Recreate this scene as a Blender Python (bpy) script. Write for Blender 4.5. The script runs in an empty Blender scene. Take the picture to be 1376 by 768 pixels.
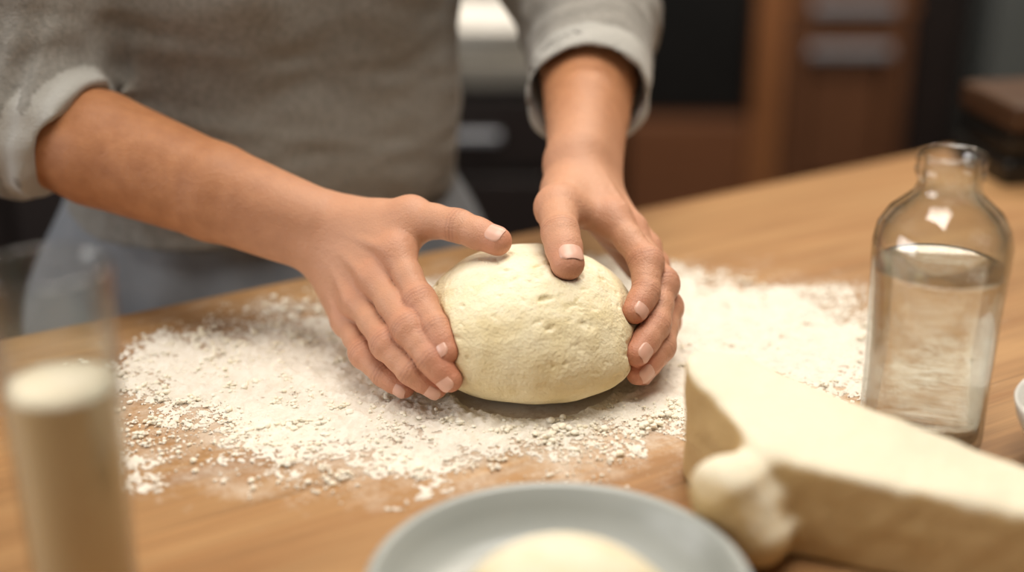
import bpy, math, numpy as np
from mathutils import Vector, Matrix
T=0.86
rng=np.random.default_rng(7)
f32=np.float32
A=lambda *p: np.array(p,dtype=float)
sc=bpy.context.scene
sc.view_settings.view_transform='Standard'

# ------------------------------------------------------------------ helpers
def lin(h):
    h=h.lstrip('#'); o=[]
    for i in (0,2,4):
        c=int(h[i:i+2],16)/255
        o.append(c/12.92 if c<=.04045 else ((c+.055)/1.055)**2.4)
    return (*o,1)
def unit(v): v=np.asarray(v,float); return v/np.linalg.norm(v)
def smin(a,b,k):
    if k<=0: return np.minimum(a,b)
    h=np.maximum(k-np.abs(a-b),0)/k
    return np.minimum(a,b)-h*h*k*.25
def smax(a,b,k): return -smin(-a,-b,k)
class Grid:
    def __init__(s,lo,hi,h):
        s.lo=np.array(lo,float); s.h=h
        s.n=np.ceil((np.array(hi)-s.lo)/h).astype(int)+1
        s.ax=[(s.lo[i]+h*np.arange(s.n[i])).astype(f32) for i in range(3)]
        s.X=s.ax[0][:,None,None]; s.Y=s.ax[1][None,:,None]; s.Z=s.ax[2][None,None,:]
    def new(s): return np.full(tuple(s.n),.06,f32)
    def win(s,lo,hi):
        a=np.clip(np.floor((np.array(lo)-s.lo)/s.h).astype(int),0,s.n); b=np.clip(np.ceil((np.array(hi)-s.lo)/s.h).astype(int)+1,0,s.n)
        return tuple(slice(a[i],max(b[i],a[i])) for i in range(3))
    def cone(s,F,a,b,r1,r2,k=0.0,m=.03):
        a=np.array(a,float); b=np.array(b,float); R=max(r1,r2)+m
        sl=s.win(np.minimum(a,b)-R,np.maximum(a,b)+R)
        X=s.X[sl[0]];Y=s.Y[:,sl[1]];Z=s.Z[:,:,sl[2]]
        if X.size*Y.size*Z.size==0: return
        ba=b-a; L=max(float(ba@ba),1e-12)
        t=np.clip(((X-f32(a[0]))*f32(ba[0]/L)+(Y-f32(a[1]))*f32(ba[1]/L)+(Z-f32(a[2]))*f32(ba[2]/L)),0,1)
        d=np.sqrt((X-f32(a[0])-t*f32(ba[0]))**2+(Y-f32(a[1])-t*f32(ba[1]))**2+(Z-f32(a[2])-t*f32(ba[2]))**2)-(f32(r1)+t*f32(r2-r1))
        F[sl]=smin(F[sl],d,k)
    def ell(s,F,c,r,k=0.0,m=.03,rot=None):
        c=np.array(c,float); r=np.array(r,float); R=r.max()+m
        sl=s.win(c-R,c+R)
        X=s.X[sl[0]]-c[0];Y=s.Y[:,sl[1]]-c[1];Z=s.Z[:,:,sl[2]]-c[2]
        if rot is not None:
            X,Y,Z=(rot[0][i]*X+rot[1][i]*Y+rot[2][i]*Z for i in range(3))
        k0=np.sqrt((X/r[0])**2+(Y/r[1])**2+(Z/r[2])**2); k1=np.sqrt((X/r[0]**2)**2+(Y/r[1]**2)**2+(Z/r[2]**2)**2)
        d=(k0*(k0-1)/np.maximum(k1,1e-6)).astype(f32)
        F[sl]=smin(F[sl],d,k)
    def plane(s,c,n):
        return ((s.X-c[0])*n[0]+(s.Y-c[1])*n[1]+(s.Z-c[2])*n[2]).astype(f32)
def sn(X,Y,Z,f,seed,n=4):
    r=np.random.default_rng(seed); o=0
    for i in range(n):
        d=unit(r.normal(size=3))*f; e=unit(r.normal(size=3))*f*.7; p=r.random(2)*6.28
        o=o+np.sin(d[0]*X+d[1]*Y+d[2]*Z+p[0]+1.6*np.sin(e[0]*X+e[1]*Y+e[2]*Z+p[1]))
    return (o/n)
def nets(G,F):
    S=F<0; nx,ny,nz=S.shape
    c=np.zeros((nx-1,ny-1,nz-1),np.uint8)
    for i in (0,1):
        for j in (0,1):
            for k in (0,1): c+=S[i:nx-1+i,j:ny-1+j,k:nz-1+k]
    idx=np.argwhere((c>0)&(c<8)); vid=np.full((nx-1,ny-1,nz-1),-1,np.int32); vid[tuple(idx.T)]=np.arange(len(idx))
    P=np.zeros((len(idx),3)); C=np.zeros(len(idx))
    cor=[(i,j,k) for i in (0,1) for j in (0,1) for k in (0,1)]
    for a in cor:
        for ax in range(3):
            if a[ax]==1: continue
            b=list(a); b[ax]=1
            fa=F[tuple((idx+a).T)]; fb=F[tuple((idx+b).T)]
            m=(fa<0)!=(fb<0); t=fa[m]/(fa[m]-fb[m])
            q=np.array(a,float)[None].repeat(m.sum(),0); q[:,ax]+=t
            P[m]+=q; C[m]+=1
    P=(P/C[:,None]+idx)*G.h+G.lo
    Q=[]
    for ax in range(3):
        u,v=[(1,2),(2,0),(0,1)][ax]
        s0=[slice(None)]*3; s1=[slice(None)]*3; s0[ax]=slice(0,-1); s1[ax]=slice(1,None)
        e=np.argwhere(S[tuple(s0)]!=S[tuple(s1)])
        sh=np.array(S.shape)
        e=e[(e[:,u]>0)&(e[:,v]>0)&(e[:,u]<sh[u]-1)&(e[:,v]<sh[v]-1)]
        neg=S[tuple(e.T)]
        eu=np.zeros(3,int);eu[u]=1; ev=np.zeros(3,int);ev[v]=1
        q=np.stack([vid[tuple((e-eu-ev).T)],vid[tuple((e-ev).T)],vid[tuple(e.T)],vid[tuple((e-eu).T)]],1)
        q[~neg]=q[~neg][:,::-1]
        Q.append(q)
    Q=np.concatenate(Q)
    return P,Q
def link(o,parent=None):
    bpy.context.collection.objects.link(o)
    if parent is not None: o.parent=parent
    return o
def mk(name,V,Q,mat,parent=None,loc=(0,0,0),smooth=True,attr=None,iters=0):
    V=np.asarray(V,float); loc=np.array(loc,float)
    me=bpy.data.meshes.new(name)
    if isinstance(Q,np.ndarray):
        n=Q.shape[1]
        me.vertices.add(len(V)); me.vertices.foreach_set('co',(V-loc).astype(f32).ravel())
        me.loops.add(Q.size); me.loops.foreach_set('vertex_index',Q.astype(np.int32).ravel())
        me.polygons.add(len(Q)); me.polygons.foreach_set('loop_start',np.arange(0,Q.size,n,dtype=np.int32))
        me.update(calc_edges=True); me.validate()
    else:
        me.from_pydata((V-loc).tolist(),[],Q); me.update()
    me.polygons.foreach_set('use_smooth',np.full(len(me.polygons),smooth))
    if attr is not None:
        ca=me.color_attributes.new('tint','FLOAT_COLOR','POINT'); ca.data.foreach_set('color',np.concatenate([attr,np.ones((len(attr),1))],1).astype(f32).ravel())
    for m in (mat if isinstance(mat,list) else [mat]): me.materials.append(m)
    o=bpy.data.objects.new(name,me); link(o,parent)
    o.location=tuple(loc+(0,0,T)) if parent is None else tuple(loc)
    if iters:
        md=o.modifiers.new('sm','SMOOTH'); md.iterations=iters; md.factor=.5
    return o
def empty(name,loc=(0,0,0)):
    o=bpy.data.objects.new(name,None); o.empty_display_size=.05; o.location=(loc[0],loc[1],loc[2]+T); return link(o)
def lathe(prof,c=(0,0,0),seg=96,wob=None):
    a=np.linspace(0,2*math.pi,seg,endpoint=False); V=[];Q=[]
    for r,z in prof:
        for t in a: V.append((c[0]+r*math.cos(t),c[1]+r*math.sin(t),c[2]+z))
    for i in range(len(prof)-1):
        for j in range(seg):
            k=(j+1)%seg; Q.append((i*seg+j,i*seg+k,(i+1)*seg+k,(i+1)*seg+j))
    return V,np.array(Q)
def box(name,lo,hi,mat,parent=None,bev=.004,rotz=0,pivot=None):
    """axis box in absolute (floor-based) or parent coordinates, bevelled"""
    lo=np.array(lo,float);hi=np.array(hi,float);c=(lo+hi)/2;h=(hi-lo)/2
    V=[c*0+h*np.array((i,j,k)) for i in(-1,1) for j in(-1,1) for k in(-1,1)]
    F=[(0,1,3,2),(4,6,7,5),(0,4,5,1),(2,3,7,6),(0,2,6,4),(1,5,7,3)]
    me=bpy.data.meshes.new(name); me.from_pydata([tuple(v) for v in V],[],F); me.update(); me.materials.append(mat)
    o=bpy.data.objects.new(name,me); link(o,parent); o.location=tuple(c)
    if rotz: o.rotation_euler[2]=rotz
    if bev:
        b=o.modifiers.new('b','BEVEL'); b.width=bev; b.segments=3
    return o
def fbm2(X,Y,f,seed,oct=4):
    r=np.random.default_rng(seed); o=np.zeros(np.broadcast(X,Y).shape); amp=1;tot=0
    for k in range(oct):
        N=r.random((256,256)); x=X*f+37.3*k+100; y=Y*f+11.7*k+100
        xi=np.floor(x).astype(int); yi=np.floor(y).astype(int); u=x-xi; v=y-yi; u=u*u*(3-2*u); v=v*v*(3-2*v)
        g=lambda i,j:N[i%256,j%256]
        o+=amp*((g(xi,yi)*(1-u)+g(xi+1,yi)*u)*(1-v)+(g(xi,yi+1)*(1-u)+g(xi+1,yi+1)*u)*v); tot+=amp; amp*=.55; f*=2.03
    return o/tot

# ------------------------------------------------------------------ materials
def mat(name,col,rough=.5,vary=None,vscale=8,vstretch=(1,1,1),bump=None,sss=0,sssr=(1,.5,.35),spec=.5,metal=0,coat=0,sheen=0,coords='Object'):
    m=bpy.data.materials.new(name); m.use_nodes=True; nt=m.node_tree; N=nt.nodes; L=nt.links; b=N['Principled BSDF']
    b.inputs['Base Color'].default_value=lin(col); b.inputs['Roughness'].default_value=rough; b.inputs['Metallic'].default_value=metal
    b.inputs['Specular IOR Level'].default_value=spec; b.inputs['Coat Weight'].default_value=coat
    if sheen: b.inputs['Sheen Weight'].default_value=sheen; b.inputs['Sheen Roughness'].default_value=.6
    tc=N.new('ShaderNodeTexCoord'); mp=N.new('ShaderNodeMapping'); L.new(tc.outputs[coords],mp.inputs[0]); mp.inputs['Scale'].default_value=vstretch
    if vary:
        n=N.new('ShaderNodeTexNoise'); n.inputs['Scale'].default_value=vscale; n.inputs['Detail'].default_value=6; L.new(mp.outputs[0],n.inputs[0])
        cr=N.new('ShaderNodeValToRGB'); cr.color_ramp.elements[0].position=.3; cr.color_ramp.elements[1].position=.7
        cr.color_ramp.elements[0].color=lin(col); cr.color_ramp.elements[1].color=lin(vary); L.new(n.outputs[0],cr.inputs[0]); L.new(cr.outputs[0],b.inputs['Base Color'])
    if bump:
        prev=None
        for (s,st,dist) in bump:
            n=N.new('ShaderNodeTexNoise'); n.inputs['Scale'].default_value=s; n.inputs['Detail'].default_value=4; L.new(mp.outputs[0],n.inputs[0])
            bn=N.new('ShaderNodeBump'); bn.inputs['Strength'].default_value=st; bn.inputs['Distance'].default_value=dist; L.new(n.outputs[0],bn.inputs['Height'])
            if prev: L.new(prev.outputs[0],bn.inputs['Normal'])
            prev=bn
        L.new(prev.outputs[0],b.inputs['Normal'])
    if sss:
        b.inputs['Subsurface Weight'].default_value=sss; b.inputs['Subsurface Radius'].default_value=sssr; b.inputs['Subsurface Scale'].default_value=.004
    return m
def attrmix(m,chan,col,fac=1.0):
    nt=m.node_tree;N=nt.nodes;L=nt.links;b=N['Principled BSDF']
    at=N.new('ShaderNodeAttribute'); at.attribute_name='tint'; sp=N.new('ShaderNodeSeparateColor'); L.new(at.outputs['Color'],sp.inputs[0])
    mu=N.new('ShaderNodeMath'); mu.operation='MULTIPLY'; mu.inputs[1].default_value=fac; mu.use_clamp=True; L.new(sp.outputs[chan],mu.inputs[0])
    mx=N.new('ShaderNodeMix'); mx.data_type='RGBA'; L.new(mu.outputs[0],mx.inputs['Factor'])
    s=b.inputs['Base Color']
    if s.is_linked: L.new(s.links[0].from_socket,mx.inputs['A'])
    else: mx.inputs['A'].default_value=s.default_value
    mx.inputs['B'].default_value=lin(col); L.new(mx.outputs['Result'],s)
def flour_light_top(m,col,scale=60,lo=.45,amt=.8):
    """whitens upward-facing parts: flour, and on the slab also painted top light"""
    nt=m.node_tree;N=nt.nodes;L=nt.links;b=N['Principled BSDF']
    ge=N.new('ShaderNodeNewGeometry'); sx=N.new('ShaderNodeSeparateXYZ'); L.new(ge.outputs['Normal'],sx.inputs[0])
    n=N.new('ShaderNodeTexNoise'); n.inputs['Scale'].default_value=scale; n.inputs['Detail'].default_value=8; n.inputs['Roughness'].default_value=.7; L.new(ge.outputs['Position'],n.inputs[0])
    a=N.new('ShaderNodeMath'); a.operation='MULTIPLY_ADD'; a.inputs[1].default_value=1.0; L.new(n.outputs[0],a.inputs[0]); 
    s=N.new('ShaderNodeMath'); s.operation='SUBTRACT'; s.inputs[1].default_value=.55; L.new(sx.outputs['Z'],s.inputs[0]); L.new(s.outputs[0],a.inputs[2])
    r=N.new('ShaderNodeMapRange'); r.inputs['From Min'].default_value=lo; r.inputs['From Max'].default_value=lo+.45; r.inputs['To Max'].default_value=amt; L.new(a.outputs[0],r.inputs[0])
    mx=N.new('ShaderNodeMix'); mx.data_type='RGBA'; L.new(r.outputs[0],mx.inputs['Factor']); so=b.inputs['Base Color']; L.new(so.links[0].from_socket,mx.inputs['A']); mx.inputs['B'].default_value=lin(col); L.new(mx.outputs['Result'],so)
M_skin=mat('skin','#a06a45',.5,vary='#b27b53',vscale=70,bump=[(750,.9,.0006),(220,.5,.001)],sss=.12,spec=.4)
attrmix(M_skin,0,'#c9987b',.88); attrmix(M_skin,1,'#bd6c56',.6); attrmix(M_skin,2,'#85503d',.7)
M_nail=mat('nail','#d3a48f',.34,spec=.5,sss=.1,vary='#dbae9b',vscale=80)
M_sweater=mat('knit_sweater','#7d7a74',.95,vary='#938f88',vscale=200,bump=[(650,.8,.0015),(120,.3,.002)],spec=.1,sheen=.15)
attrmix(M_sweater,0,'#b0aea8',.8)
M_apron=mat('cotton_apron','#8a8d92',.9,vary='#82868c',vscale=60,bump=[(900,.4,.0008)],spec=.1)
M_trouser=mat('denim','#38404f',.9,vary='#444d5e',vscale=300)
M_shoe=mat('shoe_leather','#2a2320',.5,vary='#332b27',vscale=40)
M_hair=mat('hair','#2e1d14',.5,vary='#4a3020',vscale=60,vstretch=(1,1,8),bump=[(200,.6,.003)])
M_eye=mat('eye_white','#e8e4de',.2); M_iris=mat('iris','#3a2416',.2)
M_dough=mat('bread_dough','#dccb9f',.75,vary='#e8ddbc',vscale=45,bump=[(420,.8,.0012),(110,.8,.002)],sss=.06,sssr=(1,.75,.45),spec=.15)
flour_light_top(M_dough,'#ede6d4',70,.60,.75)
M_flour=mat('flour','#e1d9ca',.95,vary='#eae3d7',vscale=90,bump=[(900,.6,.001)],spec=.05)
M_crumb=mat('dough_crumbs','#efe4cb',.9,vary='#f5eede',vscale=120,spec=.05,sss=.4,sssr=(1,.9,.8))
M_plate=mat('plate_glaze','#a0a4a0',.3,vary='#a9aca8',vscale=12,spec=.5)
M_white=mat('white_glaze','#e4e2dc',.25,vary='#eae8e2',vscale=5)
M_milk=mat('milk','#d0b88d',.4,sss=.1,sssr=(1,.8,.6),vary='#d5bf98',vscale=10); M_foam=mat('milk_foam','#e4d9c1',.6,vary='#eae0cd',vscale=60)
M_slabd=mat('folded_dough','#bd9f6e',.7,vary='#c8ab7b',vscale=40,bump=[(90,.5,.003),(300,.3,.001)],spec=.2,sss=.1,sssr=(1,.7,.4))  # tan base carries the shade of the camera-facing sides, painted in
flour_light_top(M_slabd,'#e6dcc4',45,.15,.95)  # pale top: flour plus light from above put into the colour
M_dark=mat('dark_cabinet','#170f0d',.5,vary='#1f1512',vscale=6); M_black=mat('black_plastic','#0e0e0e',.35,vary='#131313',vscale=9)
M_cab=mat('brown_cabinet','#5c3a25',.45,vary='#6c472f',vscale=9,vstretch=(6,6,.7),bump=[(40,.1,.002)])
M_cab2=mat('oak_trim','#845532',.45,vary='#94613b',vscale=9,vstretch=(6,6,.7))
M_cab3=mat('walnut_drawer','#6b432a',.5,vary='#794d31',vscale=9,vstretch=(.7,6,6))
M_steel=mat('brushed_steel','#a8abb2',.4,metal=.6,vary='#b8bbc2',vscale=30)
M_grey=mat('fridge_panel','#505453',.4,vary='#585c5b',vscale=3)
M_counter=mat('counter_stone','#6a665f',.4,vary='#7b776f',vscale=50)
M_wall=mat('wall_paint','#6e6152',.9,vary='#766858',vscale=3); M_ceil=mat('ceiling_paint','#cfc8bc',.95,vary='#d4cec3',vscale=3)
M_floor=mat('floor_boards','#2c1c16',.45,vary='#3b261b',vscale=4,vstretch=(1,10,1),bump=[(20,.1,.002)])
M_slab=mat('walnut_board','#3f2918',.5,vary='#4d3320',vscale=20,vstretch=(1,8,8))
def glassmat(name,tint,edge,rough=.03,refl=.9,refr=0):
    m=bpy.data.materials.new(name); m.use_nodes=True; N=m.node_tree.nodes; L=m.node_tree.links; N.clear()
    out=N.new('ShaderNodeOutputMaterial'); tr=N.new('ShaderNodeBsdfTransparent'); gl=N.new('ShaderNodeBsdfGlossy'); gl.inputs['Roughness'].default_value=rough
    lw=N.new('ShaderNodeLayerWeight'); lw.inputs['Blend'].default_value=.5
    mx=N.new('ShaderNodeMix'); mx.data_type='RGBA'; mx.inputs['A'].default_value=lin(tint); mx.inputs['B'].default_value=lin(edge)
    pw=N.new('ShaderNodeMath'); pw.operation='POWER'; pw.inputs[1].default_value=3; L.new(lw.outputs['Facing'],pw.inputs[0]); L.new(pw.outputs[0],mx.inputs['Factor']); L.new(mx.outputs['Result'],tr.inputs['Color'])
    p5=N.new('ShaderNodeMath'); p5.operation='POWER'; p5.inputs[1].default_value=3.5; L.new(lw.outputs['Facing'],p5.inputs[0])
    fr=N.new('ShaderNodeMath'); fr.operation='MULTIPLY_ADD'; fr.inputs[1].default_value=refl; fr.inputs[2].default_value=.07; L.new(p5.outputs[0],fr.inputs[0]); fr.use_clamp=True
    ms=N.new('ShaderNodeMixShader'); L.new(fr.outputs[0],ms.inputs[0]); L.new(gl.outputs[0],ms.inputs[2])
    if refr:
        rf=N.new('ShaderNodeBsdfRefraction'); rf.inputs['IOR'].default_value=1.33; rf.inputs['Roughness'].default_value=.02; rf.inputs['Color'].default_value=lin(tint)
        m2=N.new('ShaderNodeMixShader'); m2.inputs[0].default_value=refr; L.new(tr.outputs[0],m2.inputs[1]); L.new(rf.outputs[0],m2.inputs[2]); L.new(m2.outputs[0],ms.inputs[1])
    else: L.new(tr.outputs[0],ms.inputs[1])
    L.new(ms.outputs[0],out.inputs[0])
    return m
M_glass=glassmat('clear_glass','#fdfefd','#b4bab6',.05,1.0); M_water=glassmat('water','#fafaf7','#e6e8e4',.02,.3,.6)

# table wood with flour dusting
TH=math.radians(30.7)
def woodmat():
    m=bpy.data.materials.new('table_wood'); m.use_nodes=True; N=m.node_tree.nodes; L=m.node_tree.links; b=N['Principled BSDF']
    tc=N.new('ShaderNodeTexCoord')
    mp=N.new('ShaderNodeMapping'); mp.inputs['Scale'].default_value=(1.0,9,9); L.new(tc.outputs['Object'],mp.inputs[0])
    n1=N.new('ShaderNodeTexNoise'); n1.inputs['Scale'].default_value=3.2; n1.inputs['Detail'].default_value=8; n1.inputs['Distortion'].default_value=.6; L.new(mp.outputs[0],n1.inputs[0])
    cr=N.new('ShaderNodeValToRGB'); e=cr.color_ramp.elements; e[0].position=.3; e[0].color=lin('#946a42'); e[1].position=.72; e[1].color=lin('#b38c5f'); L.new(n1.outputs[0],cr.inputs[0])
    mp2=N.new('ShaderNodeMapping'); mp2.inputs['Scale'].default_value=(3,90,90); L.new(tc.outputs['Object'],mp2.inputs[0])
    n2=N.new('ShaderNodeTexNoise'); n2.inputs['Scale'].default_value=3; n2.inputs['Detail'].default_value=4; L.new(mp2.outputs[0],n2.inputs[0])
    mr=N.new('ShaderNodeMapRange'); mr.inputs['From Min'].default_value=.35; mr.inputs['From Max'].default_value=.7; mr.inputs['To Min'].default_value=.86; mr.inputs['To Max'].default_value=1.08; L.new(n2.outputs[0],mr.inputs[0])
    sx=N.new('ShaderNodeSeparateXYZ'); L.new(tc.outputs['Object'],sx.inputs[0])
    dv=N.new('ShaderNodeMath'); dv.operation='DIVIDE'; dv.inputs[1].default_value=.12; L.new(sx.outputs['Y'],dv.inputs[0])
    fl=N.new('ShaderNodeMath'); fl.operation='FLOOR'; L.new(dv.outputs[0],fl.inputs[0]); wn=N.new('ShaderNodeTexWhiteNoise'); wn.noise_dimensions='1D'; L.new(fl.outputs[0],wn.inputs['W'])
    tm=N.new('ShaderNodeMapRange'); tm.inputs['To Min'].default_value=.91; tm.inputs['To Max'].default_value=1.07; L.new(wn.outputs['Value'],tm.inputs[0])
    fc=N.new('ShaderNodeMath'); fc.operation='FRACT'; L.new(dv.outputs[0],fc.inputs[0]); lt=N.new('ShaderNodeMath'); lt.operation='LESS_THAN'; lt.inputs[1].default_value=.012; L.new(fc.outputs[0],lt.inputs[0])
    sm=N.new('ShaderNodeMapRange'); sm.inputs['To Min'].default_value=1; sm.inputs['To Max'].default_value=.72; L.new(lt.outputs[0],sm.inputs[0])
    m1=N.new('ShaderNodeMath'); m1.operation='MULTIPLY'; L.new(mr.outputs[0],m1.inputs[0]); L.new(tm.outputs[0],m1.inputs[1]); m2=N.new('ShaderNodeMath'); m2.operation='MULTIPLY'; L.new(m1.outputs[0],m2.inputs[0]); L.new(sm.outputs[0],m2.inputs[1])
    mu=N.new('ShaderNodeVectorMath'); mu.operation='SCALE'; L.new(cr.outputs[0],mu.inputs[0]); L.new(m2.outputs[0],mu.inputs['Scale'])
    # dusting
    ge=N.new('ShaderNodeNewGeometry'); mg=N.new('ShaderNodeMapping'); mg.vector_type='TEXTURE'; L.new(ge.outputs['Position'],mg.inputs[0])
    mg.inputs['Location'].default_value=(.005,.042,T); mg.inputs['Rotation'].default_value=(0,0,math.radians(14)); mg.inputs['Scale'].default_value=(.375,.215,1)
    ln=N.new('ShaderNodeVectorMath'); ln.operation='LENGTH'; L.new(mg.outputs[0],ln.inputs[0])
    n3=N.new('ShaderNodeTexNoise'); n3.inputs['Scale'].default_value=24; n3.inputs['Detail'].default_value=12; n3.inputs['Roughness'].default_value=.85; L.new(ge.outputs['Position'],n3.inputs[0])
    s1=N.new('ShaderNodeMath'); s1.operation='MULTIPLY_ADD'; s1.inputs[1].default_value=2.0; L.new(n3.outputs[0],s1.inputs[0])
    s2=N.new('ShaderNodeMath'); s2.operation='SUBTRACT'; s2.inputs[0].default_value=.10; L.new(ln.outputs['Value'],s2.inputs[1]); L.new(s2.outputs[0],s1.inputs[2])
    r3=N.new('ShaderNodeMapRange'); r3.inputs['From Min'].default_value=.12; r3.inputs['From Max'].default_value=.75; r3.inputs['To Max'].default_value=.88; L.new(s1.outputs[0],r3.inputs[0])
    mx=N.new('ShaderNodeMix'); mx.data_type='RGBA'; L.new(r3.outputs[0],mx.inputs['Factor']); L.new(mu.outputs[0],mx.inputs['A']); mx.inputs['B'].default_value=lin('#ddd4c6'); L.new(mx.outputs['Result'],b.inputs['Base Color'])
    b.inputs['Roughness'].default_value=.5; b.inputs['Specular IOR Level'].default_value=.4
    bn=N.new('ShaderNodeBump'); bn.inputs['Strength'].default_value=.15; bn.inputs['Distance'].default_value=.001; L.new(n2.outputs[0],bn.inputs['Height']); L.new(bn.outputs[0],b.inputs['Normal'])
    return m
M_wood=woodmat()

# ------------------------------------------------------------------ room (floor z=0)
def room():
    X0,X1,Y0,Y1,H=-2.8,2.8,-3.0,3.3,2.6
    box('floor',(X0,Y0,-.05),(X1,Y1,0),M_floor,bev=0)
    box('ceiling',(X0,Y0,H),(X1,Y1,H+.05),M_ceil,bev=0)
    box('wall_back',(X0,Y1,0),(X1,Y1+.08,H),M_wall,bev=0)
    box('wall_right',(X1,Y0,0),(X1+.08,Y1,H),M_wall,bev=0)
    w=empty('wall_left',(X0,0,-T))
    box('wall_low',(-.08,Y0,0),(0,Y1,.95),M_wall,w,0); box('wall_high',(-.08,Y0,2.2),(0,Y1,H),M_wall,w,0)
    box('wall_near',(-.08,Y0,.95),(0,-1.6,2.2),M_wall,w,0); box('wall_far',(-.08,.6,.95),(0,Y1,2.2),M_wall,w,0)
    wi=empty('window_1',(X0-.04,-.5,1.575-T))
    for n,lo,hi in (('frame_bottom',(-.03,-1.1,-.625),(.03,1.1,-.565)),('frame_top',(-.03,-1.1,.565),(.03,1.1,.625)),('frame_a',(-.03,-1.1,-.565),(.03,-1.04,.565)),('frame_b',(-.03,1.04,-.565),(.03,1.1,.565)),('mullion',(-.02,-.02,-.565),(.02,.02,.565))):
        box(n,lo,hi,M_white,wi,.004)
    box('baseboard_back',(X0,Y1-.015,0),(X1,Y1,.09),M_cab2,bev=.003)
room()
def cabinets():
    c=empty('base_cabinet',(.62,2.6,-T))
    box('carcass',(0,.02,.08),(.52,.62,.9),M_cab,c); box('worktop',(-.32,-.02,.9),(.53,.64,.94),M_counter,c)
    box('stile',(-.0,-.02,.08),(.07,.02,.9),M_cab2,c); box('rail_mid',(.07,-.01,.64),(.40,.02,.66),M_cab2,c)
    box('drawer_front',(.08,-.012,.655),(.39,.02,.86),M_cab,c,.006)
    box('door_stile_a',(.08,-.014,.12),(.13,.02,.63),M_cab,c,.004); box('door_stile_b',(.34,-.014,.12),(.39,.02,.63),M_cab,c,.004)
    box('door_rail_a',(.13,-.014,.12),(.34,.02,.18),M_cab,c,.004); box('door_rail_b',(.13,-.014,.53),(.34,.02,.63),M_cab,c,.004)
    box('door_panel',(.15,-.008,.20),(.32,.0,.51),M_cab,c,.006)
    for z in (.655,.545):
        box('handle',(.13,-.05,z-.014),(.34,-.035,z+.014),M_steel,c,.006); box('post',(.15,-.036,z-.006),(.16,-.01,z+.006),M_steel,c,0); box('post',(.31,-.036,z-.006),(.32,-.01,z+.006),M_steel,c,0)
    box('tall_side',(.40,-.03,0),(.52,.02,.9),M_dark,c); box('toe_kick',(0,.06,0),(.52,.1,.08),M_dark,c,0)
    box('oven_bay',(-.32,.05,.36),(-.0,.62,.9),M_black,c); box('bay_drawer',(-.32,.0,.08),(-.0,.6,.35),M_cab3,c,.006)
    f=empty('refrigerator',(1.17,2.45,-T)); box('body',(0,0,.02),(.65,.7,1.8),M_grey,f,.01); box('door_gap',(-.002,-.004,1.1),(.65,.0,1.11),M_black,f,0); box('handle',(.58,-.05,.6),(.60,-.02,1.05),M_steel,f,.006)
    for i in(0,1): box('foot',(.05+i*.5,.05,0),(.1+i*.5,.6,.02),M_black,f,0)
    k=empty('kitchen_counter',(-1.6,1.35,-T)); box('top',(-.3,-.03,.76),(1.78,.6,.80),M_counter,k); box('carcass',(-.28,.0,.08),(1.75,.58,.76),M_dark,k)
    box('kick',(-.28,.05,0),(1.75,.55,.08),M_black,k,0)
    for i in range(4):
        box('door',(-.26+i*.5,-.02,.12),(.22+i*.5,0,.6),M_dark,k,.006); box('drawer',(-.26+i*.5,-.02,.62),(.22+i*.5,0,.74),M_dark,k,.006); box('pull',(-.1+i*.5,-.04,.67),(.08+i*.5,-.02,.685),M_steel,k,.004)
    V,Q=lathe([(.001,.006),(.15,.006),(.18,.045),(.195,.05),(.195,.046),(.185,.04),(.155,0),(.001,0)],(0,0,0),64)
    V=[(x*1.0,y*.7,z) for x,y,z in V]
    o=mk('serving_tray',V,Q,M_white); o.location=(-.04,1.50,.80)
cabinets()

def table():
    t=empty('wooden_table',(0,0.335,0)); t.rotation_euler[2]=TH
    box('top',(-1.25,-.96,-.04),(1.45,0,0),M_wood,t,.006)
    box('rail_front',(-1.1,-.08,-.13),(1.3,-.05,-.04),M_wood,t,.003); box('rail_rear',(-1.1,-.91,-.13),(1.3,-.88,-.04),M_wood,t,.003)
    box('rail_a',(-1.13,-.9,-.13),(-1.1,-.06,-.04),M_wood,t,.003); box('rail_b',(1.3,-.9,-.13),(1.33,-.06,-.04),M_wood,t,.003)
    for x in (-1.15,1.28):
        for y in (-.93,-.1): box('leg',(x,y,-T),(x+.07,y+.07,-.04),M_wood,t,.005)
table()

# ------------------------------------------------------------------ hands
DC=A(.014,0,.051)
HR=dict(E=A(-.42,.17,.165),W=A(-.157,.075,.098),wr=.0245,fr=.0335,cr=.048,
 I=[A(-.088,.022,.100),A(-.068,-.018,.075),A(-.055,-.042,.064),A(-.047,-.055,.052)],
 M=[A(-.104,.018,.079),A(-.076,-.035,.061),A(-.059,-.056,.046),A(-.045,-.062,.032)],
 R=[A(-.118,.021,.059),A(-.093,-.030,.046),A(-.074,-.050,.033),A(-.056,-.052,.021)],
 P=[A(-.128,.029,.039),A(-.112,-.012,.030),A(-.096,-.030,.021),A(-.080,-.040,.015)],
 T=[A(-.128,.067,.104),A(-.078,.046,.119),A(-.041,.022,.120),A(-.011,.005,.114)])
HL=dict(E=A(.075,.36,.21),W=A(.060,.135,.134),wr=.0262,fr=.0325,cr=.049,
 I=[A(.078,.059,.114),A(.102,.018,.092),A(.100,-.006,.0775),A(.091,-.020,.068)],
 M=[A(.093,.065,.100),A(.115,.021,.073),A(.108,-.014,.054),A(.092,-.036,.041)],
 R=[A(.106,.075,.080),A(.120,.024,.052),A(.113,-.014,.036),A(.094,-.033,.024)],
 P=[A(.115,.085,.062),A(.122,.040,.034),A(.112,.004,.022),A(.098,-.018,.015)],
 T=[A(.046,.1006,.121),A(.0350,.048,.126),A(.0360,.006,.120),A(.0405,-.020,.106)])
RADR=dict(I=(.0120,.0114,.0103,.0092),M=(.0122,.0115,.0104,.0094),R=(.0118,.0110,.0100,.0090),P=(.0110,.0100,.0092,.0082),T=(.0185,.0145,.0126,.0110))
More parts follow.
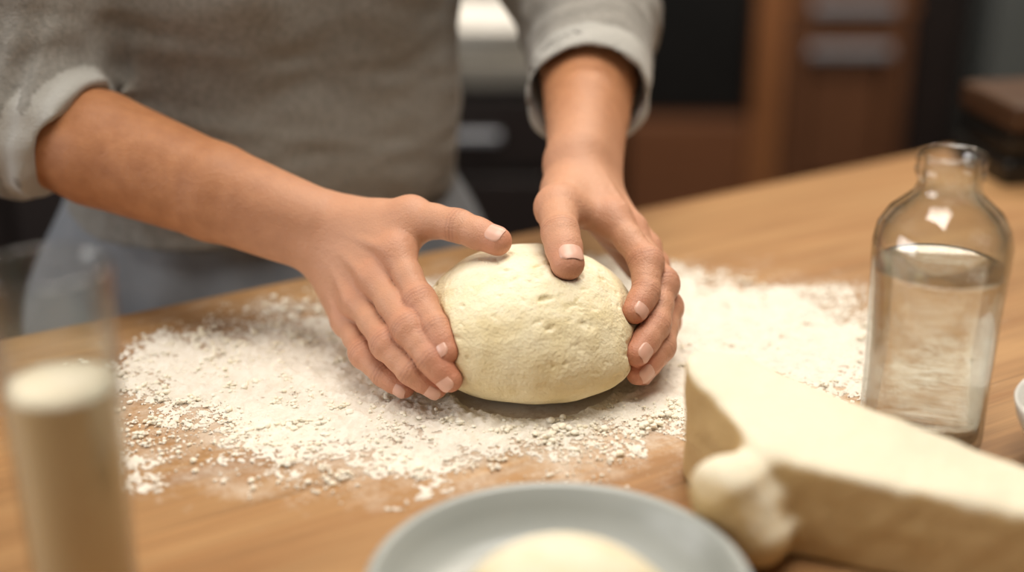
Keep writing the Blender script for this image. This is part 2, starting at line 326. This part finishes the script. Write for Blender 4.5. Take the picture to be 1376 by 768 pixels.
RADL=dict(I=(.0120,.0117,.0106,.0096),M=(.0120,.0118,.0107,.0097),R=(.0118,.0112,.0102,.0094),P=(.0108,.0100,.0092,.0084),T=(.0185,.0160,.0140,.0128))
HR['rad']=RADR; HL['rad']=RADL; HR['nl']=A(-.15,-.55,.25); HL['nl']=A(.1,-.85,.35)
def prims(H):
    RAD=H['rad']
    W=H['W']; w=unit(H['P'][0]-H['I'][0]); mid=(H['M'][0]+H['R'][0])/2; fw=unit(mid-W)
    d=unit(np.cross(fw,w)); d*=np.sign(d@(mid-DC)); H['d']=d
    E=H['E']; ax=unit(W-E); F1=E+(W-E)*.3; F2=E+(W-E)*.68
    palm=[(E,F1,.046,H['cr']-.002,.0)]
    wo=unit(w-ax*(w@ax))
    for s in(-1,1):
        palm.append((F1+wo*s*.004,F2+wo*s*.006,H['cr']-.004,H['fr'],.006)); palm.append((F2+wo*s*.006,W+wo*s*.009,H['fr'],H['wr'],.006))
    wi=W-w*.012; wp=W+w*.012
    for k,f in (('I',0.),('M',.33),('R',.66),('P',1.)):
        m=H[k][0]; st=wi+(wp-wi)*f+ax*.006
        palm.append((st-d*.0025,m-d*.0025,.0160,RAD[k][0]+.0006,.014))
        palm.append((m-d*.001,m-d*.001,RAD[k][0]+.0010,RAD[k][0]+.0010,.004))
        palm.append((st-d*.011,m-d*.009-fw*.010,.015,.0115,.014))
    palm.append((H['T'][0]-d*.004,H['T'][1]*.8+H['I'][0]*.2-d*.004,.0175,.0125,.016))
    palm.append((H['T'][0],H['T'][1]*.45+H['I'][0]*.55-d*.004-fw*.006,.015,.0085,.014))
    H['tend']=[((wi+(wp-wi)*f)+d*(.0128)+ax*.02, H[k][0]+d*(RAD[k][0]-.0012)) for k,f in (('I',.1),('M',.38),('R',.64),('P',.9))]
    fing={}
    for k in 'IMRPT':
        J=H[k]; r=RAD[k]; L=[]
        for i in range(3):
            a,b=J[i],J[i+1]; m=(a+b)/2; r0,r1=r[i],r[i+1]; rm=(r0+r1)/2*(.935 if i<2 else 1.0)
            L.append((a,m,r0,rm)); L.append((m,b,rm,r1))
        fing[k]=L
    return palm,fing
def nail(J,r,lean,thumb=False):
    D_,T_=J[2],J[3]; a=unit(T_-D_); n=unit(T_-DC)
    n=n+(lean if not thumb else A(0,-.35,.1))
    n=unit(n-a*(n@a)); s=np.cross(a,n); V=[];Q=[]; nu,nv=15,15
    for i in range(nu):
        l=-.0080+i/(nu-1)*.0135
        q=(i/(nu-1))*2-1; wd=math.radians(52)*((1-abs(q)**4*.6) if q<0 else 1-q**5*.45)
        rr=r+.0005 if l<0 else math.sqrt(max(r*r-(l*.92)**2,1e-9))+.0005
        for j in range(nv):
            ph=wd*((j/(nv-1))*2-1)
            lift=-.0012 if j in(0,nv-1) or i==0 else 0
            V.append(T_+a*l+(rr+lift)*(math.sin(ph)*s+math.cos(ph)*n*1.0))
    for i in range(nu-1):
        for j in range(nv-1): Q.append((i*nv+j,i*nv+j+1,(i+1)*nv+j+1,(i+1)*nv+j))
    return V,Q
allprims=[]
def hand(H,name,parent,h=.0012):
    RAD=H['rad']
    palm,fing=prims(H)
    pts=np.array([p for k in 'IMRPT' for p in H[k]]+[H['W'],H['E']]); lo=pts.min(0)-.055; hi=pts.max(0)+.055
    G=Grid(lo,hi,h); F=G.new()
    for a,b,r1,r2,k in palm: G.cone(F,a,b,r1,r2,k)
    for a,b in H['tend']: G.cone(F,a,b,.0026,.0036,.004)
    O=F.copy(); 
    for k in 'IMRPT':
        Fi=G.new()
        for a,b,r1,r2 in fing[k]: G.cone(Fi,a,b,r1,r2,.004)
        J=H[k]; r=RAD[k]
        G.cone(Fi,J[1],J[1],r[1]*1.06,r[1]*1.06,.006)
        for i in (1,2):
            a=unit(unit(J[i+1]-J[i])+unit(J[i]-J[i-1])); R_=.02
            sl=G.win(J[i]-R_,J[i]+R_); X=G.X[sl[0]]-J[i][0];Y=G.Y[:,sl[1]]-J[i][1];Z=G.Z[:,:,sl[2]]-J[i][2]
            al=X*a[0]+Y*a[1]+Z*a[2]; rr=np.sqrt(X*X+Y*Y+Z*Z)
            al=al+.0006*sn(X,Y,Z,500,i,2)
            fo=sum(w_*np.exp(-((al-o)/.0009)**2) for o,w_ in ((-.0030,.6),(0,1),(.0027,.5)))*.00050*np.clip((.017-rr)/.004,0,1)
            Fi[sl]+=fo.astype(f32)
        O=smin(O,smin(F,Fi,.009 if k!='T' else .012),.0007)
        for p in fing[k]: allprims.append(p)
    for a,b,r1,r2,k in palm[2:]: allprims.append((a,b,r1,r2))
    O+=(.0004*sn(G.X,G.Y,G.Z,110,3)).astype(f32)
    V,Q=nets(G,O)
    ax=unit(H['W']-H['E']); s=(V-H['W'])@ax; hn=1/(1+np.exp(-(s+.03)/.03))
    red=np.zeros(len(V)); cre=np.zeros(len(V))
    for k in 'IMRPT':
        J=H[k]
        for i,(w_,sg) in enumerate(((.5,.009),(.7,.008),(.4,.006),(.85,.009))):
            red+=w_*np.exp(-((V-J[i])**2).sum(1)/(2*sg*sg)/1.3)
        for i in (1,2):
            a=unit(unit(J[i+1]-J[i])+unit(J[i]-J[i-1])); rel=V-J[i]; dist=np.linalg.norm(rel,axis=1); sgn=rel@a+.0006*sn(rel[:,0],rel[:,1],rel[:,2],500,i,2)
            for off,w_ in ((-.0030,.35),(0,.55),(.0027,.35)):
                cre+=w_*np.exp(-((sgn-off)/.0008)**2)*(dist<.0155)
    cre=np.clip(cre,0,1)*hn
    at=np.stack([hn,np.clip(red,0,1)*hn,cre],1)
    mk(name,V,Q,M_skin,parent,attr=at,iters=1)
    NV=[];NQ=[]
    for k in 'IMRPT':
        v,q=nail(H[k],RAD[k][3],H['nl'],k=='T'); b=len(NV); NV+=v; NQ+=[tuple(b+i for i in f) for f in q]
    mk(name+'_nails',NV,NQ,M_nail,parent)
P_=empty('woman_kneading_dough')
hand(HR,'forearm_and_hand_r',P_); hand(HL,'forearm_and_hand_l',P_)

# ------------------------------------------------------------------ body
OX,OY=-.245,.37; CS,SN=math.cos(math.radians(30.8)),math.sin(math.radians(30.8))
def Lc(x,y,z): return A(OX+CS*x-SN*y,OY+SN*x+CS*y,z)
def sweater():
    h=.003; G=Grid((-.56,.02,-.02),(.25,.66,.54),h); F=G.new()
    for s in(-1,0,1):
        G.cone(F,Lc(s*.082,0,-.1),Lc(s*.074,-.008,.12),.122,.115,.03); G.cone(F,Lc(s*.074,-.008,.12),Lc(s*.086,-.045,.32),.115,.110,.04)
    for s in(-1,1):
        G.cone(F,Lc(0,-.05,.40),Lc(s*.16,-.057,.405),.08,.07,.05); G.cone(F,Lc(s*.06,-.09,.25),Lc(s*.065,-.10,.27),.062,.062,.05)
    G.cone(F,Lc(0,-.055,.42),Lc(0,-.065,.47),.075,.064,.03)
    F=smax(F,-G.plane((0,0,.03),(0,0,1)),.006)
    neck=G.new(); G.cone(neck,Lc(0,-.05,.40),Lc(0,-.1,.56),.056,.056); F=smax(F,-neck,.003); F=smax(F,G.plane(Lc(0,-.07,.475),unit((0,0,1))),.004)
    info=[]
    for H,sh,s in((HR,Lc(-.185,-.057,.41),.20),(HL,Lc(.175,-.058,.41),.60)):
        E,W=H['E'],H['W']; ax=unit(W-E); c=E+(W-E)*s; n=unit(ax+A(0,0,-.3)) if H is HR else unit(ax+A(.1,0,.05))
        U=G.new(); G.cone(U,sh,E,.072,.060,0); 
        S=G.new(); G.cone(S,E,c+ax*.05,.058,.0535,0); 
        G.cone(S,c-ax*.030,c-ax*.006,.0555,.0555,.003)
        S=smax(S,G.plane(c,n),.003)
        cav=G.new(); G.cone(cav,c-ax*.03,c+ax*.08,.0495,.0495); S=smax(S,-cav,.002)
        F=smin(F,smin(U,S,.025),.03); info.append((c,n,ax))
    disp=.0035*sn(G.X,G.Y,G.Z,38,5)+.002*sn(G.X,G.Y,G.Z*1.6,85,9)
    for H in (HR,HL):
        E=H['E']; d2=(G.X-E[0])**2+(G.Y-E[1])**2+(G.Z-E[2])**2
        a=unit(H['W']-E); al=(G.X-E[0])*a[0]+(G.Y-E[1])*a[1]+(G.Z-E[2])*a[2]
        disp=disp+np.exp(-d2/.010)*(.003*sn(G.X,G.Y,G.Z,130,21,3)+.0035*np.sin(al*230+2.5*sn(G.X,G.Y,G.Z,40,33,3)))
    F+=disp.astype(f32)
    V,Q=nets(G,F)
    at=np.zeros((len(V),3))
    for c,n,ax in info:
        d=(V-c)@n; rr=np.linalg.norm((V-c)-((V-c)@ax)[:,None]*ax,axis=1)
        at[:,0]=np.maximum(at[:,0],((d>-.034)&(rr<.062)&(d<.02)).astype(float))
    mk('sweater',V,Q,M_sweater,P_,attr=at,iters=2)
sweater()
def lower():
    h=.006; G=Grid((-.64,.0,-.62),(.2,.78,.12),h); F=G.new()
    for s in(-1,-.33,.33,1):
        G.cone(F,Lc(s*.075,.005,.05),Lc(s*.12,.01,-.08),.11,.122,.03); G.cone(F,Lc(s*.12,.01,-.08),Lc(s*.14,.02,-.7),.122,.14,.03)
    F=smax(F,G.plane((0,0,.085),(0,0,1)),.02); F=smax(F,-G.plane((0,0,-.5),(0,0,1)),.01)
    ang=np.arctan2(G.Y-OY,G.X-OX); F+=(.006*np.sin(ang*14+3*np.sin(ang*3))*np.clip((.05-G.Z)*4,0,1)).astype(f32)
    V,Q=nets(G,F); mk('apron_skirt',V,Q,M_apron,P_,iters=2)
    G=Grid((-.5,.1,-.87),(.1,.65,-.4),.007); F=G.new()
    for s in(-1,1):
        G.cone(F,Lc(s*.10,.02,-.42),Lc(s*.105,.03,-.78),.062,.045,.01)
    V,Q=nets(G,F); mk('trouser_legs',V,Q,M_trouser,P_,iters=1)
    G=Grid((-.55,.0,-.88),(.2,.65,-.7),.006); F=G.new()
    for s in(-1,1):
        G.cone(F,Lc(s*.105,.05,-.82),Lc(s*.12,-.11,-.83),.042,.036,.02); G.cone(F,Lc(s*.105,.03,-.82),Lc(s*.105,.03,-.76),.045,.045,.02)
    F=smax(F,-G.plane((0,0,-.858),(0,0,1)),.005)
    V,Q=nets(G,F); mk('shoes',V,Q,M_shoe,P_,iters=1)
lower()
def head():
    t=math.radians(28)
    C=Lc(0,-.115,.625)
    fwd=unit(A(SN,-CS,0)*math.cos(t)+A(0,0,-1)*math.sin(t)); side=A(CS,SN,0); up=np.cross(side,-fwd); up=unit(up)
    if up[2]<0: up=-up
    q=lambda x,y,z: C+side*x+fwd*y+up*z
    R=np.stack([side,fwd,up],1)
    G=Grid(C-.17,C+.17,.0032); F=G.new()
    G.cone(F,Lc(0,-.05,.46),q(0,-.03,-.03),.054,.05,0)
    G.ell(F,q(0,-.01,.03),(.073,.09,.085),.03,rot=R); G.ell(F,q(0,.03,-.035),(.055,.058,.07),.03,rot=R); G.cone(F,q(0,.07,-.088),q(0,.066,-.085),.017,.017,.02)
    G.cone(F,q(0,.082,.012),q(0,.104,-.022),.007,.0115,.012); 
    for s in(-1,1):
        G.cone(F,q(s*.008,.096,-.024),q(s*.012,.092,-.024),.0075,.006,.006); G.cone(F,q(s*.035,.065,-.02),q(s*.03,.07,-.025),.02,.02,.02)
        G.cone(F,q(s*.015,.083,.028),q(s*.045,.066,.03),.008,.007,.012)
        e=G.new(); G.cone(e,q(s*.031,.090,.010),q(s*.031,.090,.010),.016,.016); F=smax(F,-e,.012)
        G.cone(F,q(s*.074,-.012,.012),q(s*.070,-.004,-.018),.011,.008,.004)
    G.cone(F,q(-.016,.083,-.050),q(.016,.083,-.050),.0055,.0055,.005); G.cone(F,q(-.012,.082,-.060),q(.012,.082,-.060),.006,.006,.005)
    V,Q=nets(G,F)
    loc=(V-C)@R; lip=((np.abs(loc[:,0])<.024)&(np.abs(loc[:,2]+.055)<.010)&(loc[:,1]>.07)).astype(float)
    at=np.stack([np.full(len(V),.6),lip,lip*.3],1)
    mk('head_and_neck',V,Q,M_skin,P_,attr=at,iters=2)
    G=Grid(C-.2,C+.2,.004); F=G.new(); G.ell(F,q(0,-.02,.042),(.082,.096,.09),.0,rot=R); 
    G.cone(F,q(0,-.115,.05),q(0,-.12,.055),.038,.036,.02)
    for s in(-1,1): G.cone(F,q(s*.07,-.02,.03),q(s*.055,-.06,-.04),.018,.02,.02)
    face=G.new(); G.ell(face,q(0,.085,-.025),(.078,.08,.105),0,rot=R); F=smax(F,-face,.012)
    F+=(.0025*sn(G.X,G.Y,G.Z,120,8)).astype(f32)
    V,Q=nets(G,F); mk('hair_bun',V,Q,M_hair,P_,iters=1)
    for s in(-1,1):
        V,Q=lathe([(max(.0115*math.sin(a),.0001),-.0115*math.cos(a)) for a in np.linspace(0,math.pi,16)],(0,0,0),24); mk('eye',np.array(V)+q(s*.031,.073,.010),Q,M_eye,P_)
        V,Q=lathe([(max(.0055*math.sin(a),.0001),-.0055*math.cos(a)) for a in np.linspace(0,math.pi,12)],(0,0,0),20); mk('iris',np.array(V)+q(s*.030,.0800,.007),Q,M_iris,P_)
head()

# ------------------------------------------------------------------ dough
def dough():
    G=Grid((-.09,-.1,-.008),(.125,.1,.125),.0011); F=G.new()
    G.ell(F,DC,(.0815,.076,.054),0,m=.06); G.ell(F,A(.014,0,.034),(.084,.075,.033),.02,m=.06)
    F+=(.0030*sn(G.X,G.Y,G.Z,34,2)+.0014*sn(G.X,G.Y,G.Z,90,4)+.0006*sn(G.X,G.Y,G.Z,280,6)).astype(f32)
    F=smax(F,-G.plane((0,0,.0015),(0,0,1)),.010)
    D=G.new()
    for a,b,r1,r2 in allprims: G.cone(D,a,b,r1,r2,.003)
    F=smax(F,-(D+.0008),.006)
    r=np.random.default_rng(8)
    for i in range(140):
        while True:
            d=unit(r.normal(size=3)); 
            if d[2]>-.3 and (d[1]<.2) and r.random()<(.3+.7*(d[0]>-.1)): break
        p=d/math.sqrt(((d/A(.0815,.076,.054))**2).sum())
        p=DC+p
        for _ in range(3):
            ii=np.round((p-G.lo)/G.h).astype(int); ii=np.clip(ii,0,G.n-1); p=p-d*float(F[tuple(ii)])*.9
        q=r.uniform(.0004,.0013) if i%8 else r.uniform(.0014,.0023)
        sl=G.win(p-.012,p+.012); X=G.X[sl[0]];Y=G.Y[:,sl[1]];Z=G.Z[:,:,sl[2]]
        t1=unit(np.cross(d,A(0,0,1)+.6*r.normal(size=3))); st=1/r.uniform(1.2,3.0)
        dx,dy,dz=X-p[0],Y-p[1],Z-p[2]; al=dx*t1[0]+dy*t1[1]+dz*t1[2]
        dd=(np.sqrt(np.maximum(dx**2+dy**2+dz**2-al**2*(1-st*st),0))-q).astype(f32)
        F[sl]=smax(F[sl],-dd,.0016)
    V,Q=nets(G,F); mk('bread_dough',V,Q,M_dough,iters=1)
dough()

# ------------------------------------------------------------------ flour
FC=A(.004,.040); FA=math.radians(14)
def dens(X,Y):
    x=(X-FC[0])*math.cos(FA)+(Y-FC[1])*math.sin(FA); y=-(X-FC[0])*math.sin(FA)+(Y-FC[1])*math.cos(FA)
    return 1-np.sqrt((x/.330)**2+(y/.182)**2)
def keepout(X,Y): # under the dough slab
    return (X>.095)&(Y< -.095-(X-.122)*.74)
def flour():
    st=.0011
    xs=np.arange(-.38,.38,st); ys=np.arange(-.19,.28,st); X,Y=np.meshgrid(xs,ys,indexing='ij')
    d=dens(X,Y)+(fbm2(X,Y,14,1,6)-.5)*1.1
    big=fbm2(X,Y,70,2,4); fine=fbm2(X,Y,420,3,3); mid=fbm2(X,Y,170,8,4)
    thick=np.clip(d*2.0,0,1); edge=np.clip(1-d*2.6,0,1)
    h=thick*(.0010+.0044*np.clip(big-.42,0,1)*2+.0030*np.clip(mid-.5,0,1)*2)+.0016*(fine-.5)+edge*(.003*(mid-.52)+.007*(fine-.60))-.0001
    h=np.where(d>0,h,-.001)
    h=np.where((((X-.014)/.078)**2+(Y/.075)**2<.7)|keepout(X,Y),-.001,h)
    hh=np.clip(h,0,.0045)+.0002
    nx,ny=X.shape; V=np.stack([X.ravel(),Y.ravel(),hh.ravel()],1); I=np.arange(nx*ny).reshape(nx,ny)
    Q=np.stack([I[:-1,:-1].ravel(),I[1:,:-1].ravel(),I[1:,1:].ravel(),I[:-1,1:].ravel()],1)
    keep=(h.ravel()[Q]>0).sum(1)>=2
    ed=(V[:,1]-.325-.5938*V[:,0]); keep&=(ed[Q]<0).all(1)
    Q=Q[keep]; used=np.unique(Q); mp=-np.ones(len(V),int); mp[used]=np.arange(len(used)); V=V[used]; Q=mp[Q]
    return V,Q
def crumbs(n):
    import bmesh
    tpl=[]
    for s in range(12):
        bm=bmesh.new(); bmesh.ops.create_icosphere(bm,subdivisions=2,radius=1); v=np.array([list(p.co) for p in bm.verts]); fcs=np.array([[q.index for q in f.verts] for f in bm.faces]); bm.free()
        rr=np.random.default_rng(s)
        v=v*(1+.34*sn(v[:,0],v[:,1],v[:,2],2.6,s)+.2*sn(v[:,0],v[:,1],v[:,2],6,s+50)+rr.normal(size=len(v))*.05)[:,None]*np.array([1,.85,.6]); tpl.append((v,fcs))
    VV=[];QQ=[];base=0; r=np.random.default_rng(11)
    M=n*16; X=r.uniform(-.42,.42,M); Y=r.uniform(-.21,.29,M)
    d=dens(X,Y); pn=fbm2(X,Y,24,6,4); right=1/(1+np.exp((X-.10)/.04))
    p=np.clip((d+.16)*1.5,0,.5)*np.clip((pn-.38)*6,0.05,1.3)*np.where(d<.5,1.15,.6)
    ok=(r.random(M)<p)&(Y-.325-.5938*X<-.01)&(((X-.014)/.078)**2+(Y/.075)**2>.8)&~keepout(X,Y)
    X,Y,d,right=X[ok][:n],Y[ok][:n],d[ok][:n],right[ok][:n]
    for x,y,dd,rt in zip(X,Y,d,right):
        s=min(.00042*math.exp(abs(r.normal())*(.42+.36*rt)),.0032)
        v,fc=tpl[r.integers(12)]; a=r.uniform(0,6.28); c_,s_=math.cos(a),math.sin(a)
        w=v*s*r.uniform(.7,1.2,3); w=np.stack([w[:,0]*c_-w[:,1]*s_,w[:,0]*s_+w[:,1]*c_,w[:,2]],1)
        w[:,2]+=-w[:,2].min()+(.0006 if dd>.2 else .0001); w+=A(x,y,0)
        VV.append(w); QQ.append(fc+base); base+=len(w)
    cl=[(.034,-.088,.006),(.045,-.085,.004),(.026,-.094,.004),(.10,-.075,.005),(.115,-.06,.004)]
    for _ in range(170):
        while True:
            x=r.uniform(-.34,.34); y=r.uniform(-.17,.26)
            if dens(A(x),A(y))[0]>0.02 and (x<.1 or r.random()<.5) and y-.3-.5938*x<-.02 and ((x-.014)/.085)**2+(y/.08)**2>1.05 and not keepout(x,y): break
        cl.append((x,y,r.uniform(.0018,.0040)*(1.35 if r.random()<.2 and x<.1 else 1)))
    for cx,cy,cs in cl:
        for j in range(14):
            v,fc=tpl[r.integers(12)]; s=cs*r.uniform(.2,.62); w=v*s; w[:,2]+=-w[:,2].min()+abs(r.normal())*cs*.3+.0003; w+=A(cx,cy,0)+r.normal(size=3)*A(cs*.8,cs*.7,0); VV.append(w); QQ.append(fc+base); base+=len(w)
    return np.concatenate(VV),np.concatenate(QQ)
fe=empty('scattered_flour')
V,Q=flour(); mk('flour_layer',V,Q,M_flour,fe)
V,Q=crumbs(11000); mk('dough_crumbs',V,Q,M_crumb,fe)

# ------------------------------------------------------------------ bottle
def bottle():
    e=empty('water_bottle',(.287,-.10,0))
    outer=[(.0005,.002),(.030,.002),(.038,0),(.0415,.004),(.0425,.012),(.0425,.06),(.044,.11),(.0455,.14),(.0455,.152),(.043,.163),(.037,.173),(.028,.181),(.0225,.186),(.0205,.191),(.0205,.197),(.0225,.199),(.023,.202),(.0225,.204),(.0215,.2055),(.0225,.207),(.0228,.211),(.0215,.214),(.0195,.214)]
    inner=[(.0175,.212),(.0172,.19),(.020,.184),(.0255,.178),(.034,.170),(.040,.161),(.0425,.15),(.0425,.1355)]
    V,Q=lathe(outer+inner,(0,0,0),96); mk('glass',V,Q,M_glass,e)
    w=[(.0005,.0065),(.034,.0075),(.039,.0145),(.039,.06),(.0405,.11),(.0423,.132),(.0427,.1355),(.0410,.1345),(.0005,.1343)]
    V,Q=lathe(w,(0,0,0),96); mk('water',V,Q,M_water,e)
bottle()
def milkglass():
    e=empty('milk_glass',(-.243,-.30,0))
    V,Q=lathe([(.0005,.001),(.025,0),(.0275,.002),(.0290,.01),(.0310,.11),(.0335,.211),(.0328,.2128),(.0316,.2125),(.0308,.211),(.0292,.1425)],(0,0,0),96); mk('glass',V,Q,M_glass,e)
    V,Q=lathe([(.0005,.0085),(.024,.009),(.0260,.013),(.0282,.11),(.0288,.140),(.0290,.1425)],(0,0,0),96); mk('milk',V,Q,M_milk,e)
    V,Q=lathe([(.0290,.1425),(.0285,.145),(.02,.1455),(.0005,.1455)],(0,0,0),96); mk('foam',V,Q,M_foam,e)
milkglass()
def plate():
    c=(.026,-.322,0)
    V,Q=lathe([(.0005,.002),(.055,.002),(.06,0),(.066,.001),(.088,.006),(.098,.016),(.1035,.028),(.1065,.032),(.108,.034),(.107,.0358),(.104,.036),(.1018,.034),(.098,.024),(.090,.012),(.080,.0075),(.07,.0065),(.0005,.0055)],c,128)
    mk('dinner_plate',V,Q,M_plate,loc=c)
    G=Grid((-.06,-.42,0),(.12,-.26,.07),.002); F=G.new()
    G.ell(F,A(.028,-.338,.028),(.058,.042,.038),0,m=.05); G.ell(F,A(.060,-.345,.018),(.033,.030,.016),.02,m=.05)
    F+=(.0020*sn(G.X,G.Y,G.Z,70,31)).astype(f32); F=smax(F,-G.plane((0,0,.0075),(0,0,1)),.006)
    V,Q=nets(G,F); mk('dough_portion',V,Q,M_dough,iters=1)
plate()
def bowl():
    V,Q=lathe([(.0005,.002),(.028,.002),(.03,0),(.033,.001),(.05,.015),(.06,.035),(.0625,.046),(.0615,.048),(.0595,.046),(.056,.034),(.046,.017),(.03,.007),(.0005,.006)],(.403,-.135,0),96)
    mk('white_bowl',V,Q,M_white,loc=(.403,-.135,0))
bowl()
def slab():
    G=Grid((.085,-.34,-.003),(.43,-.07,.105),.0018)
    pl=[A(.114,-.150),A(.122,-.120),A(.142,-.120),A(.40,-.300),A(.40,-.318),A(.155,-.243)]
    F=np.full(tuple(G.n),-1,f32); c=sum(pl)/len(pl)
    for i in range(len(pl)):
        a,b=pl[i],pl[(i+1)%len(pl)]; n=A(b[1]-a[1],a[0]-b[0]); n=unit(n)
        if n@(c-a)>0: n=-n
        F=smax(F,G.plane((*a,0),(*n,0)),.010)
    p0,p1,p2=A(.122,-.112,.086),A(.158,-.243,.068),A(.33,-.29,.052); n=unit(np.cross(p1-p0,p2-p0)); n=n*np.sign(n[2])
    F=smax(F,G.plane(p0,n),.008); F=smax(F,-G.plane((0,0,.001),(0,0,1)),.003)
    G.cone(F,A(.132,-.240,.042),A(.148,-.254,.020),.026,.019,.016)
    cr=G.new(); G.cone(cr,A(.100,-.175,.040),A(.120,-.218,.066),.005,.003); F=smax(F,-cr,.014)
    u=unit(A(.246,-.19)); al=(G.X-.12)*(-u[1])+(G.Y+.12)*u[0]
    F+=(.0010*np.sin(al*150+1.5*sn(G.X,G.Y,G.Z,22,40,3))*np.clip((G.Z-.045)*60,0,1)).astype(f32)
    F+=(.0022*sn(G.X,G.Y,G.Z,42,13)+.0008*sn(G.X,G.Y,G.Z,180,14)).astype(f32)
    F=smax(F,-G.plane((0,0,.0005),(0,0,1)),.002)
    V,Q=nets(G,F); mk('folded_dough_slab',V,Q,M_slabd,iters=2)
slab()
def sbox():
    e=empty('storage_box',(.605,.56,0)); e.rotation_euler[2]=math.radians(12)
    box('base',(-.085,-.06,0),(.12,.06,.028),M_black,e,.006); box('body',(-.08,-.055,.030),(.115,.055,.060),M_black,e,.006); box('lid',(-.082,-.06,.060),(.12,.06,.090),M_slab,e,.006)
sbox()

# ------------------------------------------------------------------ light
def area(name,loc,target,size,power,col):
    l=bpy.data.lights.new(name,'AREA'); l.shape='RECTANGLE'; l.size,l.size_y=size; l.energy=power; l.color=col
    o=bpy.data.objects.new(name,l); link(o); o.location=loc; o.rotation_euler=(Vector(target)-Vector(loc)).to_track_quat('-Z','Y').to_euler(); return o
area('ceiling_light',(.15,-.1,2.55),(.1,-.05,.8),(1.3,1.0),36,(1,.94,.85))
area('window_light',(-2.6,-.6,1.6),(-.1,.1,.9),(1.9,1.1),34,(1,.98,.97))
area('background_fill',(.7,1.35,2.5),(.6,1.9,0),(1.2,.6),36,(1,.88,.74))  # unseen fill lamp, added to brighten the cabinets and counter behind
w=bpy.data.worlds.new('world'); sc.world=w; w.use_nodes=True; w.node_tree.nodes['Background'].inputs[0].default_value=(1,.95,.88,1); w.node_tree.nodes['Background'].inputs[1].default_value=.28

# ------------------------------------------------------------------ camera
cd=bpy.data.cameras.new('camera'); co=bpy.data.objects.new('camera',cd); link(co); co.location=(0,-.99,T+.48); co.rotation_euler=(math.radians(68),0,0)
cd.lens=50; cd.sensor_width=36; cd.clip_start=.02; cd.dof.use_dof=True; cd.dof.focus_distance=1.05; cd.dof.aperture_fstop=1.4
sc.camera=co
